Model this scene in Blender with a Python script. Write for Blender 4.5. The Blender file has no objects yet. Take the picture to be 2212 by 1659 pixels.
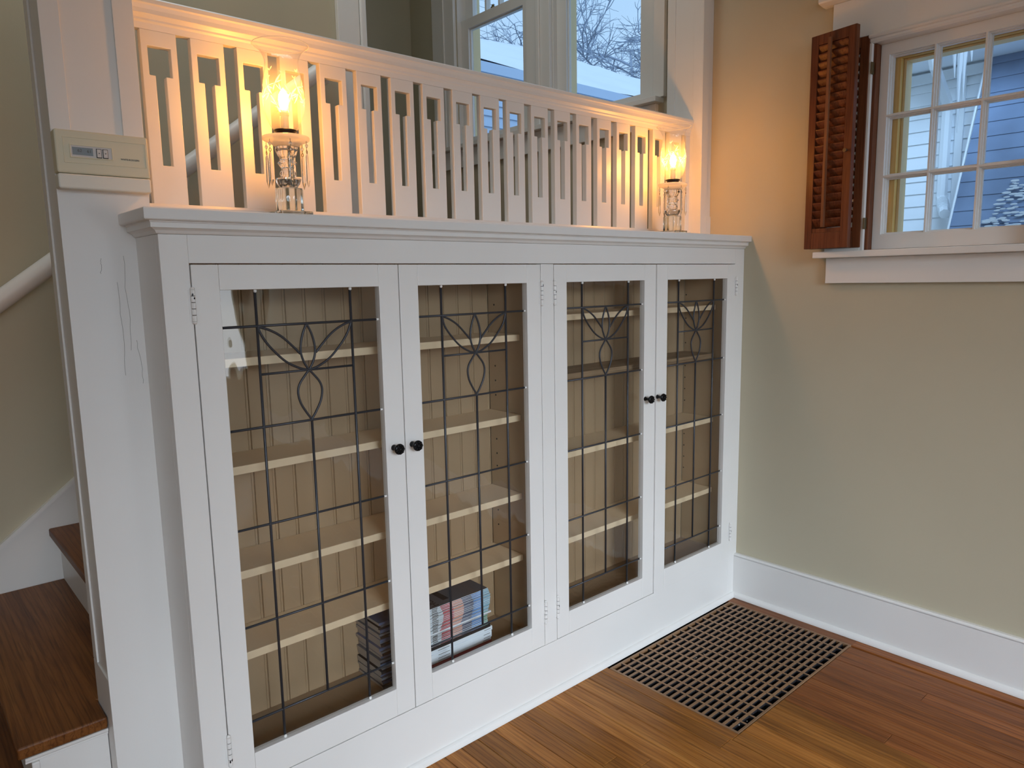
import bpy, math, random
from mathutils import Vector, Matrix
random.seed(7)
PI = math.pi
SC = bpy.context.scene
COL = SC.collection
W = 1.99            # plane of the right-hand wall
# ------------------------------------------------------------------ camera
cam_data = bpy.data.cameras.new('camera')
cam = bpy.data.objects.new('camera', cam_data); COL.objects.link(cam)
cam_data.sensor_fit = 'HORIZONTAL'; cam_data.sensor_width = 36.0
cam_data.lens = 1561.336 / 2212 * 36.0
cam_data.clip_start = 0.02; cam_data.clip_end = 200
yaw, pit, rol = -0.72323, -0.14357, -0.01848
CX, CY, CZ = -0.47352, -1.46918, 1.25890
_f = Vector((-math.sin(yaw)*math.cos(pit), math.cos(yaw)*math.cos(pit), math.sin(pit)))
_r = Vector((math.cos(yaw), math.sin(yaw), 0)); _u = _r.cross(_f)
r2 = math.cos(rol)*_r + math.sin(rol)*_u; u2 = -math.sin(rol)*_r + math.cos(rol)*_u
cam.matrix_world = Matrix(((r2.x, u2.x, -_f.x, CX), (r2.y, u2.y, -_f.y, CY), (r2.z, u2.z, -_f.z, CZ), (0, 0, 0, 1)))
SC.camera = cam
# ------------------------------------------------------------------ view, world, daylight
SC.view_settings.view_transform = 'Standard'; SC.view_settings.look = 'None'
SC.view_settings.exposure = 0.0; SC.view_settings.gamma = 1.0; SC.view_settings.use_curve_mapping = False
cy = SC.cycles
cy.use_denoising = True; cy.max_bounces = 14; cy.transparent_max_bounces = 24; cy.transmission_bounces = 12
cy.diffuse_bounces = 6; cy.glossy_bounces = 5; cy.sample_clamp_indirect = 6.0; cy.caustics_reflective = False; cy.caustics_refractive = False
world = bpy.data.worlds.new('overcast_sky'); SC.world = world; world.use_nodes = True
wn = world.node_tree; bg = wn.nodes['Background']
SKY = (0.55, 0.74, 1.0)
wt = wn.nodes.new('ShaderNodeTexNoise'); wt.inputs['Scale'].default_value = 2.2; wt.inputs['Detail'].default_value = 4
wr = wn.nodes.new('ShaderNodeValToRGB'); wr.color_ramp.elements[0].position = .3; wr.color_ramp.elements[1].position = .7
wr.color_ramp.elements[0].color = (0.44, 0.69, 0.97, 1); wr.color_ramp.elements[1].color = (0.54, 0.78, 1.03, 1)
wn.links.new(wt.outputs['Fac'], wr.inputs['Fac']); wn.links.new(wr.outputs['Color'], bg.inputs['Color'])
bg.inputs['Strength'].default_value = 1.1

def area(name, loc, size, power, col, look):
    d = bpy.data.lights.new(name, 'AREA'); d.shape = 'RECTANGLE'; d.size, d.size_y = size; d.energy = power; d.color = col
    o = bpy.data.objects.new(name, d); COL.objects.link(o); o.location = loc
    o.rotation_euler = Vector(look).to_track_quat('-Z', 'Z').to_euler()
    return o
RX0, RY0, CH = -3.3, -4.7, 2.75        # room extents behind the camera
# daylight through the living-room windows behind the photographer
LR = area('daylight_rear_window', (-.5, RY0-.2, 1.85), (2.0, 1.3), 26, (.86, .965, 1.09), (1.9, 4.9, -2.45)); LR.data.spread = math.radians(52)
area('daylight_rear_corner_window', (1.60, RY0-.2, .88), (.62, .85), 7, (.95, .98, 1.0), (0, 1, 0))
area('daylight_left_window', (RX0-.2, -3.75, 1.4), (1.4, 1.4), 20, (1.0, .99, .97), (1, .25, 0))
area('stairwell_fill', (.25, .72, 3.56), (1.6, .7), 13, (.93, 1.0, 1.03), (0, 0.05, -1))  # unseen light added above the stairs to brighten the stairwell
sun = bpy.data.lights.new('hazy_sun', 'SUN'); sun.energy = 3.2; sun.angle = math.radians(40); sun.color = (.45, .70, 1.0)
so = bpy.data.objects.new('hazy_sun', sun); COL.objects.link(so); so.rotation_euler = Vector((.78, .42, -.46)).to_track_quat('-Z', 'Y').to_euler()

# ------------------------------------------------------------------ materials
def mat(name):
    m = bpy.data.materials.new(name); m.use_nodes = True
    return m, m.node_tree, m.node_tree.nodes['Principled BSDF']
def N(nt, t, **kw):
    n = nt.nodes.new(t)
    for k, v in kw.items():
        if k in n.inputs: n.inputs[k].default_value = v
        else: setattr(n, k, v)
    return n
def mapping(nt, scale, rand=0.0, coord='Object'):
    tc = N(nt, 'ShaderNodeTexCoord'); mp = N(nt, 'ShaderNodeMapping'); mp.inputs['Scale'].default_value = scale
    nt.links.new(tc.outputs[coord], mp.inputs['Vector'])
    if rand:
        oi = N(nt, 'ShaderNodeObjectInfo'); ml = N(nt, 'ShaderNodeMath', operation='MULTIPLY'); ml.inputs[1].default_value = rand
        nt.links.new(oi.outputs['Random'], ml.inputs[0]); nt.links.new(ml.outputs[0], mp.inputs['Location'])
    return mp
def ramp(nt, src, stops):
    r = N(nt, 'ShaderNodeValToRGB'); e = r.color_ramp.elements
    while len(e) < len(stops): e.new(.5)
    for el, (p, c) in zip(e, stops): el.position = p; el.color = (*c, 1)
    nt.links.new(src, r.inputs['Fac']); return r.outputs['Color']
def bump(nt, b, src, strength, dist=.002):
    bn = N(nt, 'ShaderNodeBump'); bn.inputs['Strength'].default_value = strength; bn.inputs['Distance'].default_value = dist
    nt.links.new(src, bn.inputs['Height']); nt.links.new(bn.outputs['Normal'], b.inputs['Normal'])
def plain(name, col, rough=.5, metal=0.0, spec=None):
    m, nt, b = mat(name); b.inputs['Base Color'].default_value = (*col, 1); b.inputs['Roughness'].default_value = rough; b.inputs['Metallic'].default_value = metal
    if spec is not None: b.inputs['Specular IOR Level'].default_value = spec
    return m
def paint(name, col, rough=.4, scale=(60, 60, 4), bs=.07, var=.04, spec=.5):
    m, nt, b = mat(name); mp = mapping(nt, scale)
    n = N(nt, 'ShaderNodeTexNoise', Scale=1.0, Detail=4.0); nt.links.new(mp.outputs[0], n.inputs['Vector'])
    mp2 = mapping(nt, (2.5, 2.5, 2.5)); n2 = N(nt, 'ShaderNodeTexNoise', Scale=1.0, Detail=5.0); nt.links.new(mp2.outputs[0], n2.inputs['Vector'])
    c = ramp(nt, n2.outputs['Fac'], [(.3, tuple(x*(1-var) for x in col)), (.7, tuple(min(1, x*(1+var*.6)) for x in col))])
    nt.links.new(c, b.inputs['Base Color']); b.inputs['Roughness'].default_value = rough; b.inputs['Specular IOR Level'].default_value = spec
    bump(nt, b, n.outputs['Fac'], bs, .0015)
    return m
def wood(name, dark, mid, light, axis='y', rough=.35, scale=1.0, rand=40.0, bs=.15, tone=.0):
    m, nt, b = mat(name)
    s = {'x': (2.2, 34, 34), 'y': (34, 2.2, 34), 'z': (34, 34, 2.2)}[axis]
    mp = mapping(nt, tuple(v*scale for v in s), rand)
    n = N(nt, 'ShaderNodeTexNoise', Scale=1.0, Detail=6.0, Roughness=.62, Distortion=.7); nt.links.new(mp.outputs[0], n.inputs['Vector'])
    c = ramp(nt, n.outputs['Fac'], [(.28, dark), (.5, mid), (.72, light)])
    s2 = {'x': (5, 190, 190), 'y': (190, 5, 190), 'z': (190, 190, 5)}[axis]
    mp2 = mapping(nt, tuple(v*scale for v in s2), rand)
    f = N(nt, 'ShaderNodeTexNoise', Scale=1.0, Detail=3.0, Roughness=.6); nt.links.new(mp2.outputs[0], f.inputs['Vector'])
    pore = ramp(nt, f.outputs['Fac'], [(.36, (.38, .34, .30)), (.47, (1, 1, 1))])
    mx = N(nt, 'ShaderNodeMixRGB', blend_type='MULTIPLY'); mx.inputs['Fac'].default_value = .55
    nt.links.new(c, mx.inputs['Color1']); nt.links.new(pore, mx.inputs['Color2'])
    out = mx.outputs['Color']
    if axis == 'y':                                        # cathedral growth rings
        mp3 = mapping(nt, (26*scale, 1.7*scale, 26*scale), rand)
        wv = N(nt, 'ShaderNodeTexWave', Scale=.9, Distortion=7.0, Detail=2.5); wv.inputs['Detail Scale'].default_value = 1.2; nt.links.new(mp3.outputs[0], wv.inputs['Vector'])
        ring = ramp(nt, wv.outputs['Fac'], [(.02, (.50, .45, .40)), (.22, (1, 1, 1))])
        m4 = N(nt, 'ShaderNodeMixRGB', blend_type='MULTIPLY'); m4.inputs['Fac'].default_value = .5
        nt.links.new(out, m4.inputs['Color1']); nt.links.new(ring, m4.inputs['Color2']); out = m4.outputs['Color']
    if tone:
        oi = N(nt, 'ShaderNodeObjectInfo'); hs = N(nt, 'ShaderNodeHueSaturation')
        mr = N(nt, 'ShaderNodeMapRange'); mr.inputs['To Min'].default_value = 1-tone; mr.inputs['To Max'].default_value = 1+tone
        nt.links.new(oi.outputs['Random'], mr.inputs['Value']); nt.links.new(mr.outputs['Result'], hs.inputs['Value'])
        nt.links.new(out, hs.inputs['Color']); out = hs.outputs['Color']
    nt.links.new(out, b.inputs['Base Color']); b.inputs['Roughness'].default_value = rough; b.inputs['Specular IOR Level'].default_value = .2
    bump(nt, b, f.outputs['Fac'], bs, .0008)
    return m
def thin_glass(name, tint=(1, 1, 1), ior=1.5, wavy=0.0, rough=.0, haze=0.0, gain=1.0):
    """a thin pane: straight-through transmission plus a Fresnel reflection"""
    m, nt, b = mat(name); nt.nodes.remove(b); o = nt.nodes['Material Output']
    t = N(nt, 'ShaderNodeBsdfTransparent'); t.inputs['Color'].default_value = (*tint, 1)
    g = N(nt, 'ShaderNodeBsdfGlossy'); g.inputs['Roughness'].default_value = rough
    lw = N(nt, 'ShaderNodeLayerWeight', Blend=.5); pw = N(nt, 'ShaderNodeMath', operation='POWER'); pw.inputs[1].default_value = 5.0
    ma = N(nt, 'ShaderNodeMath', operation='MULTIPLY_ADD'); ma.inputs[1].default_value = .96*gain; ma.inputs[2].default_value = .04*gain; ma.use_clamp = True
    mx = N(nt, 'ShaderNodeMixShader'); nt.links.new(lw.outputs['Facing'], pw.inputs[0]); nt.links.new(pw.outputs[0], ma.inputs[0]); fac = ma.outputs[0]
    nt.links.new(fac, mx.inputs[0]); nt.links.new(t.outputs[0], mx.inputs[1]); nt.links.new(g.outputs[0], mx.inputs[2])
    out = mx.outputs[0]
    if haze:
        d = N(nt, 'ShaderNodeBsdfDiffuse'); d.inputs['Color'].default_value = (.9, .9, .88, 1)
        tl = N(nt, 'ShaderNodeBsdfTranslucent'); tl.inputs['Color'].default_value = (.9, .9, .88, 1)
        m3 = N(nt, 'ShaderNodeMixShader'); m3.inputs[0].default_value = .5; nt.links.new(d.outputs[0], m3.inputs[1]); nt.links.new(tl.outputs[0], m3.inputs[2])
        m2 = N(nt, 'ShaderNodeMixShader'); m2.inputs[0].default_value = haze
        nt.links.new(out, m2.inputs[1]); nt.links.new(m3.outputs[0], m2.inputs[2]); out = m2.outputs[0]
    nt.links.new(out, o.inputs['Surface'])
    if wavy:
        mp = mapping(nt, (9, 9, 5)); n = N(nt, 'ShaderNodeTexNoise', Scale=1.0, Detail=2.0); nt.links.new(mp.outputs[0], n.inputs['Vector'])
        bn = N(nt, 'ShaderNodeBump'); bn.inputs['Strength'].default_value = wavy; bn.inputs['Distance'].default_value = .01
        nt.links.new(n.outputs['Fac'], bn.inputs['Height']); nt.links.new(bn.outputs[0], g.inputs['Normal'])
    return m
def glass(name, col=(1, 1, 1), ior=1.5, rough=0.0):
    m, nt, b = mat(name); b.inputs['Base Color'].default_value = (*col, 1); b.inputs['Transmission Weight'].default_value = 1.0
    b.inputs['IOR'].default_value = ior; b.inputs['Roughness'].default_value = rough
    return m
def emit(name, col, s):
    m, nt, b = mat(name); nt.nodes.remove(b); e = N(nt, 'ShaderNodeEmission'); e.inputs['Color'].default_value = (*col, 1); e.inputs['Strength'].default_value = s
    nt.links.new(e.outputs[0], nt.nodes['Material Output'].inputs['Surface']); return m

M = {}
M['white'] = paint('white_woodwork_paint', (.77, .76, .735), .36)
M['whiteh'] = paint('white_woodwork_paint_brushed_across', (.77, .76, .735), .36, scale=(4, 60, 60))
M['wall'] = paint('khaki_wall_paint', (.50, .455, .335), .62, scale=(220, 220, 220), bs=.10, var=.03, spec=.3)
M['ceil'] = plain('ceiling_paint', (.78, .77, .74), .8)
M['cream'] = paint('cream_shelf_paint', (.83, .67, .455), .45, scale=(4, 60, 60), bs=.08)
M['bead'] = paint('shaded_beadboard_paint', (.40, .285, .172), .5, scale=(60, 60, 4), bs=.08)  # boards darkened in colour for the shade behind the doors
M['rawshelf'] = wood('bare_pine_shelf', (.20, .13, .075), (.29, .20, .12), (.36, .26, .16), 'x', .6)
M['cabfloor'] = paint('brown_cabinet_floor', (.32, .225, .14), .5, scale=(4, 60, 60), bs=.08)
M['oak'] = wood('golden_oak_floor', (.21, .076, .014), (.335, .130, .026), (.44, .19, .044), 'y', .28, tone=.28)
M['oakred'] = wood('reddish_oak_floor', (.15, .046, .012), (.25, .082, .021), (.33, .12, .033), 'y', .30, tone=.20)
M['gap'] = plain('dark_floor_joint', (.025, .012, .006), .8)
M['tread'] = wood('dark_oak_tread', (.095, .030, .008), (.165, .058, .014), (.225, .088, .023), 'y', .42)
M['shutter'] = wood('mahogany_shutter', (.085, .026, .010), (.145, .046, .018), (.20, .068, .027), 'z', .36, tone=.08)
M['rod'] = wood('lighter_mahogany_rod', (.16, .062, .028), (.22, .09, .04), (.27, .12, .055), 'z', .4)
M['lead'] = plain('lead_came', (.045, .047, .055), .42, .35)
M['solder'] = plain('paint_blob', (.8, .8, .78), .5)
M['black'] = plain('black_knob_metal', (.012, .012, .013), .28, .6)
M['iron'] = paint('brown_cast_iron', (.27, .150, .075), .45, scale=(120, 120, 120), bs=.25, var=.35)
M['ironside'] = plain('dark_iron_sides', (.03, .03, .034), .5, .3)
M['duct'] = plain('black_duct', (.008, .008, .009), .8)
M['brass'] = plain('tarnished_brass', (.20, .15, .07), .38, .85)
M['pane'] = thin_glass('window_glass', (.97, .98, 1.0))
M['oldpane'] = thin_glass('leaded_glass', (.97, .97, .96), wavy=.25)
M['shade'] = thin_glass('hurricane_glass', (.98, .975, .965), wavy=.0, haze=.075, gain=1.0)
M['etch'] = thin_glass('etched_glass', (1, 1, 1), haze=.7)
M['rim'] = thin_glass('glass_rim', (1, 1, 1), haze=.9)
M['crystal'] = glass('crystal_glass', (1, 1, 1), 1.5)
M['greenglass'] = glass('greenish_base_glass', (.90, .95, .91), 1.5)
M['frost'] = thin_glass('opaline_disc', (.95, .92, .86), haze=.72)
M['collar'] = plain('dark_collar', (.025, .018, .016), .3, .6)
M['candle'] = plain('ivory_candle_sleeve', (.8, .72, .55), .4)
M['bulb'] = emit('warm_filament_bulb', (1.0, .385, .055), 470)
M['bulbglass'] = thin_glass('bulb_tip_glass', (1, .99, .96))
M['wire'] = plain('bronze_wire', (.16, .11, .06), .35, .8)
M['thermo'] = plain('yellowed_plastic', (.66, .63, .475), .5)
M['thermodoor'] = plain('ivory_plastic', (.75, .74, .66), .5)
M['lcd'] = plain('grey_lcd', (.23, .27, .29), .25)
M['ink'] = plain('dark_ink', (.03, .03, .03), .6)
M['crack'] = plain('crack_shadow', (.36, .35, .33), .6)
M['greyink'] = plain('grey_ink', (.09, .085, .075), .6)
M['button'] = plain('grey_button', (.60, .58, .56), .45)
M['yellow'] = plain('yellow_exterior_paint', (.70, .44, .13), .5)
M['paleyellow'] = plain('pale_yellow_paint', (.80, .64, .36), .5)
M['siding'] = plain('white_siding', (.90, .92, .94), .6)
M['shingle'] = paint('slate_blue_shingle', (.24, .31, .45), .8, scale=(60, 60, 60), bs=.4, var=.3)
M['snow'] = paint('snow', (.66, .68, .71), .8, scale=(12, 12, 12), bs=.5, var=.03)
M['bluewall'] = plain('shaded_blue_siding', (.40, .48, .60), .7)  # blue shade under the eave put into the siding colour
M['bark'] = plain('hazed_bark', (.24, .27, .33), .8)  # lightened and blued to put distant haze into the bark
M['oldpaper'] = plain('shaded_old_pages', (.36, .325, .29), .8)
M['paper'] = plain('magazine_pages', (.72, .70, .66), .7)

# ------------------------------------------------------------------ mesh builder
class MB:
    def __init__(s): s.v = []; s.f = []; s.mi = []; s.d = {}
    def p(s, c):
        k = (round(c[0], 6), round(c[1], 6), round(c[2], 6)); i = s.d.get(k)
        if i is None: i = s.d[k] = len(s.v); s.v.append(k)
        return i
    def q(s, pts, m=0):
        ids = [s.p(c) for c in pts]; u = []
        for i in ids:
            if not u or u[-1] != i: u.append(i)
        if len(u) > 1 and u[0] == u[-1]: u.pop()
        if len(u) >= 3: s.f.append(u); s.mi.append(m)
    def box(s, x0, x1, y0, y1, z0, z1, m=0):
        a = [(x, y, z) for z in (z0, z1) for y in (y0, y1) for x in (x0, x1)]
        for t in ((0, 2, 3, 1), (4, 5, 7, 6), (0, 1, 5, 4), (2, 6, 7, 3), (0, 4, 6, 2), (1, 3, 7, 5)): s.q([a[i] for i in t], m)
        return s
    def prism(s, pts, a0, a1, axis='x', m=0):
        """extrude a closed 2-D outline along an axis. x: pts are (y,z); y: (x,z); z: (x,y)"""
        mk = {'x': lambda p, a: (a, p[0], p[1]), 'y': lambda p, a: (p[0], a, p[1]), 'z': lambda p, a: (p[0], p[1], a)}[axis]
        A = [mk(p, a0) for p in pts]; B = [mk(p, a1) for p in pts]; n = len(pts)
        s.q(A[::-1], m); s.q(B, m)
        for i in range(n): s.q([A[i], A[(i+1) % n], B[(i+1) % n], B[i]], m)
        return s
    def lathe(s, prof, c=(0, 0), n=24, m=0, cap=True, rad=None):
        """prof: list of (r,z); rad(angle) scales the radius"""
        R = []
        for r, z in prof:
            R.append([(c[0]+r*(rad(2*PI*k/n) if rad else 1)*math.cos(2*PI*k/n), c[1]+r*(rad(2*PI*k/n) if rad else 1)*math.sin(2*PI*k/n), z) for k in range(n)])
        for a, b in zip(R, R[1:]):
            for k in range(n): s.q([a[k], a[(k+1) % n], b[(k+1) % n], b[k]], m)
        if cap:
            if prof[0][0] > 1e-5: s.q(R[0][::-1], m)
            if prof[-1][0] > 1e-5: s.q(R[-1], m)
        return s
    def tube(s, path, r, n=6, m=0, closed=False, taper=None):
        P = [Vector(p) for p in path]; rings = []
        up = None
        for i, p in enumerate(P):
            t = (P[min(i+1, len(P)-1)] - P[max(i-1, 0)])
            if t.length < 1e-9: t = Vector((0, 0, 1))
            t.normalize()
            if up is None or abs(up.dot(t)) > .95: up = Vector((0, 1, 0)) if abs(t.y) < .9 else Vector((1, 0, 0))
            a = t.cross(up).normalized(); b = a.cross(t).normalized(); up = b
            rr = r if taper is None else taper[i]
            rings.append([tuple(p + rr*(math.cos(2*PI*k/n)*a + math.sin(2*PI*k/n)*b)) for k in range(n)])
        for A, B in zip(rings, rings[1:]):
            for k in range(n): s.q([A[k], B[k], B[(k+1) % n], A[(k+1) % n]], m)
        s.q(rings[0], m); s.q(rings[-1][::-1], m)
        return s
    def plate(s, us, vs, hole, d0, d1, to3, m=0):
        """a slab cut from a grid of cells (us x vs) with holes, thickness d0..d1; to3(u,v,d) -> point"""
        nu, nv = len(us)-1, len(vs)-1
        solid = lambda i, j: 0 <= i < nu and 0 <= j < nv and not hole(i, j)
        for i in range(nu):
            for j in range(nv):
                if not solid(i, j): continue
                u0, u1, v0, v1 = us[i], us[i+1], vs[j], vs[j+1]
                s.q([to3(u0, v0, d0), to3(u1, v0, d0), to3(u1, v1, d0), to3(u0, v1, d0)], m)
                s.q([to3(u0, v1, d1), to3(u1, v1, d1), to3(u1, v0, d1), to3(u0, v0, d1)], m)
                if not solid(i-1, j): s.q([to3(u0, v0, d0), to3(u0, v1, d0), to3(u0, v1, d1), to3(u0, v0, d1)], m)
                if not solid(i+1, j): s.q([to3(u1, v0, d0), to3(u1, v0, d1), to3(u1, v1, d1), to3(u1, v1, d0)], m)
                if not solid(i, j-1): s.q([to3(u0, v0, d0), to3(u0, v0, d1), to3(u1, v0, d1), to3(u1, v0, d0)], m)
                if not solid(i, j+1): s.q([to3(u0, v1, d0), to3(u1, v1, d0), to3(u1, v1, d1), to3(u0, v1, d1)], m)
        return s
    def build(s, name, mats, parent=None, bevel=0.0, smooth=False, at=None, label=None):
        me = bpy.data.meshes.new(name); me.from_pydata(s.v, [], s.f)
        for m in (mats if isinstance(mats, (list, tuple)) else [mats]): me.materials.append(m)
        if any(s.mi): me.polygons.foreach_set('material_index', s.mi)
        if smooth: me.polygons.foreach_set('use_smooth', [True]*len(me.polygons))
        import bmesh
        bm = bmesh.new(); bm.from_mesh(me); bmesh.ops.recalc_face_normals(bm, faces=bm.faces); bm.to_mesh(me); bm.free()
        me.update()
        o = link(name, me, parent, at)
        if bevel: bev(o, bevel)
        if label: o['label'] = label
        return o
def bev(o, w, seg=2):
    b = o.modifiers.new('edge', 'BEVEL'); b.width = w; b.segments = seg; b.limit_method = 'ANGLE'; b.angle_limit = .6
    b.harden_normals = False
WL = {}
def link(name, data, parent=None, at=None):
    o = bpy.data.objects.new(name, data); COL.objects.link(o)
    if parent is not None:
        o.parent = parent; w = WL.get(parent.name)
        if w is not None: o.matrix_parent_inverse = Matrix.Translation(-w)
    if at is not None: o.location = at
    return o
def tag(o, label, cat, group=None):
    o['label'] = label; o['category'] = cat
    if group: o['group'] = group
    return o
def thing(name, label, cat, loc=(0, 0, 0), group=None):
    o = bpy.data.objects.new(name, None); COL.objects.link(o); o.location = loc; o.empty_display_size = .1
    WL[o.name] = Vector(loc)
    return tag(o, label, cat, group)
def struct(o): o['kind'] = 'structure'; return o
def sroot(name, loc=(0, 0, 0)):
    o = bpy.data.objects.new(name, None); COL.objects.link(o); o.location = loc; WL[o.name] = Vector(loc); o['kind'] = 'structure'
    return o
def part(name, parent): 
    """an empty part that only holds sub-parts"""
    o = bpy.data.objects.new(name, None); COL.objects.link(o); o.parent = parent
    w = WL.get(parent.name)
    if w is not None: o.matrix_parent_inverse = Matrix.Translation(-w)
    return o
def B(name, m, parent, dims, bevel=.0015, **k): return MB().box(*dims).build(name, m, parent, bevel=bevel, **k)
def smoothpath(pts, n=6):
    out = []
    for i in range(len(pts)-1):
        p0 = pts[max(i-1, 0)]; p1 = pts[i]; p2 = pts[i+1]; p3 = pts[min(i+2, len(pts)-1)]
        for k in range(n):
            t = k/n
            out.append(tuple(.5*((2*b)+(-a+c)*t+(2*a-5*b+4*c-d)*t*t+(-a+3*b-3*c+d)*t**3) for a, b, c, d in zip(p0, p1, p2, p3)))
    out.append(tuple(pts[-1])); return out
YZ = lambda u, v, d: (d, u, v)      # slabs in a wall of constant x
XZ = lambda u, v, d: (u, d, v)      # slabs in a wall of constant y
def wallplate(name, us, vs, holes, d0, d1, to3, m, parent=None):
    hs = set(holes); return struct(MB().plate(us, vs, lambda i, j: (i, j) in hs, d0, d1, to3).build(name, m, parent))

# ================================================================== ROOM SHELL
WY = 2.13; SY = 1.137                                     # landing back wall, stair wall
ra = (-.93, -.432, 1.33, 1.985)                            # casement opening
wa = (1.155, 1.705, 1.955, 3.15); wb = (.415, 1.0, 1.955, 3.15)
wallplate('wall_right', [RY0, ra[0], ra[1], .215], [-.6, 1.33, 1.985, CH+.12], [(1, 1)], W, W+.14, YZ, M['wall'])
wallplate('wall_right_landing', [.215, wb[0], wb[1], wa[0], wa[1], WY+.15], [-.6, 1.955, 3.15, 3.7], [(1, 1), (3, 1)], W, W+.14, YZ, M['wall'])
wallplate('wall_rear', [RX0, -1.55, .55, .85, 1.85, W], [0, .45, .95, 2.45, CH], [(1, 2), (3, 1), (3, 2)], RY0-.14, RY0, XZ, M['wall'])
wallplate('wall_left', [RY0-.14, -4.45, -3.05, SY+.1], [0, .7, 2.1, CH+1], [(1, 1)], RX0-.14, RX0, YZ, M['wall'])
struct(MB().box(RX0, 1.0, SY, SY+.1, 0, 3.7).build('wall_stair', M['wall']))
struct(MB().box(1.0, 1.075, SY+.02, WY, 1.36, 3.7).build('wall_landing_side', M['wall']))
struct(MB().box(1.0, W, WY, WY+.1, 1.2, 3.7).build('wall_landing_back', M['wall']))
struct(MB().box(RX0, W, RY0-.14, .15, CH, CH+.12).build('ceiling', M['ceil']))
struct(MB().box(RX0, W, .15, WY, 3.6, 3.7).build('ceiling_stairwell', M['ceil']))
struct(MB().box(RX0, W, .15, .28, CH, 3.6).build('wall_header', M['wall']))
struct(MB().box(-.018, 1.92, .222, .278, 0, 1.40).build('wall_half', M['wall']))
# ---- floor: strips laid toward the viewer, each its own plank
fl = MB().plate([RX0, 1.20, 1.92, W], [RY0, -.4945, -.018, 2.2], lambda i, j: (i, j) == (1, 1), -.05, -.019, lambda u, v, d: (u, v, d)).build('floor', M['gap'])
struct(fl)
def plank(x0, x1, y0, y1, m, top):
    c = .0010; b = MB()
    for (ax0, ax1, ay0, ay1, az), (bx0, bx1, by0, by1, bz) in (((x0, x1, y0, y1, -.019), (x0, x1, y0, y1, top-c)), ((x0, x1, y0, y1, top-c), (x0+c, x1-c, y0+c, y1-c, top))):
        A = [(ax0, ay0, az), (ax1, ay0, az), (ax1, ay1, az), (ax0, ay1, az)]; Bq = [(bx0, by0, bz), (bx1, by0, bz), (bx1, by1, bz), (bx0, by1, bz)]
        for k in range(4): b.q([A[k], A[(k+1) % 4], Bq[(k+1) % 4], Bq[k]])
    b.q(Bq); return b.build('plank', m, fl)
PW = .0565; GX0, GX1, GY0, GY1 = 1.2045, 1.9165, -.0215, -.4905
k0 = int(math.ceil((-1.0-.7746)/PW)); rp = random.Random(3); rest = MB()
for k in range(k0, 23):
    x0 = .7746+k*PW; x1 = min(x0+PW-.0015, 1.972)
    if x1 - x0 < .012: continue
    segs = [(-2.05, 1.1 if x0 < -.19 else -.001)]
    if x1 > GX0-.001:
        if x0 >= GX1-.02: x0 = max(x0, GX1+.001)
        elif x1 > GX1: segs = [(-2.05, GY1-.0015)]
        elif x0 < GX0: segs = [(-2.05, GY1-.0015)]
        else: segs = [(-2.05, GY1-.0015)]
    for a, b_ in segs:
        cuts = [a]; y = a + rp.uniform(.25, .9)
        while y < b_-.25: cuts.append(y); y += rp.uniform(.55, 1.25)
        cuts.append(b_)
        for u, v in zip(cuts, cuts[1:]):
            red = x0 > 1.40 or (x0 > GX1-.03)
            if x0 < -.35 or v < -1.6: 
                pass
            plank(x0, x1, u+.0003, v-.0003, M['oakred'] if red else M['oak'], rp.uniform(-.0003, .0003))
plank(GX1+.0015, 1.972, GY1-.0015, -.001, M['oakred'], 0)
_k = math.floor((GX0-.7746)/PW); plank(.7746+_k*PW, GX0-.001, GY1-.0012, -.001, M['oak'], 0)
for k in range(60):                                        # the floor nobody sees, joined
    x0 = RX0+k*.0875
    if x0 < 1.95: rest.box(x0, min(x0+.0867, 1.97), RY0, -2.052, -.019, 0)
for k in range(27): rest.box(RX0+k*.0875-.0, min(RX0+k*.0875+.0867, -.985), -2.05, 1.13, -.019, 0)
o = rest.build('planking', M['oak'], fl); o['kind'] = 'stuff'
# ---- baseboard on the right wall
bb = sroot('baseboard_right', (W, -.02, 0))
B('board', M['whiteh'], bb, (W-.018, W, RY0, 0, 0, .168), .001)
MB().prism([(W-.018, .166), (W-.018, .171), (W-.012, .1755), (W, .1755), (W, .166)], RY0, 0, 'y').build('cap', M['whiteh'], bb)
qr = [(0, 0)] + [(-.0135*math.cos(a), .019*math.sin(a)) for a in [PI/2*k/5 for k in range(6)]]
MB().prism([(W-.018+p[0], p[1]+.0005) for p in qr], RY0, -.0005, 'y').build('quarter_round', M['white'], bb)
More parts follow.
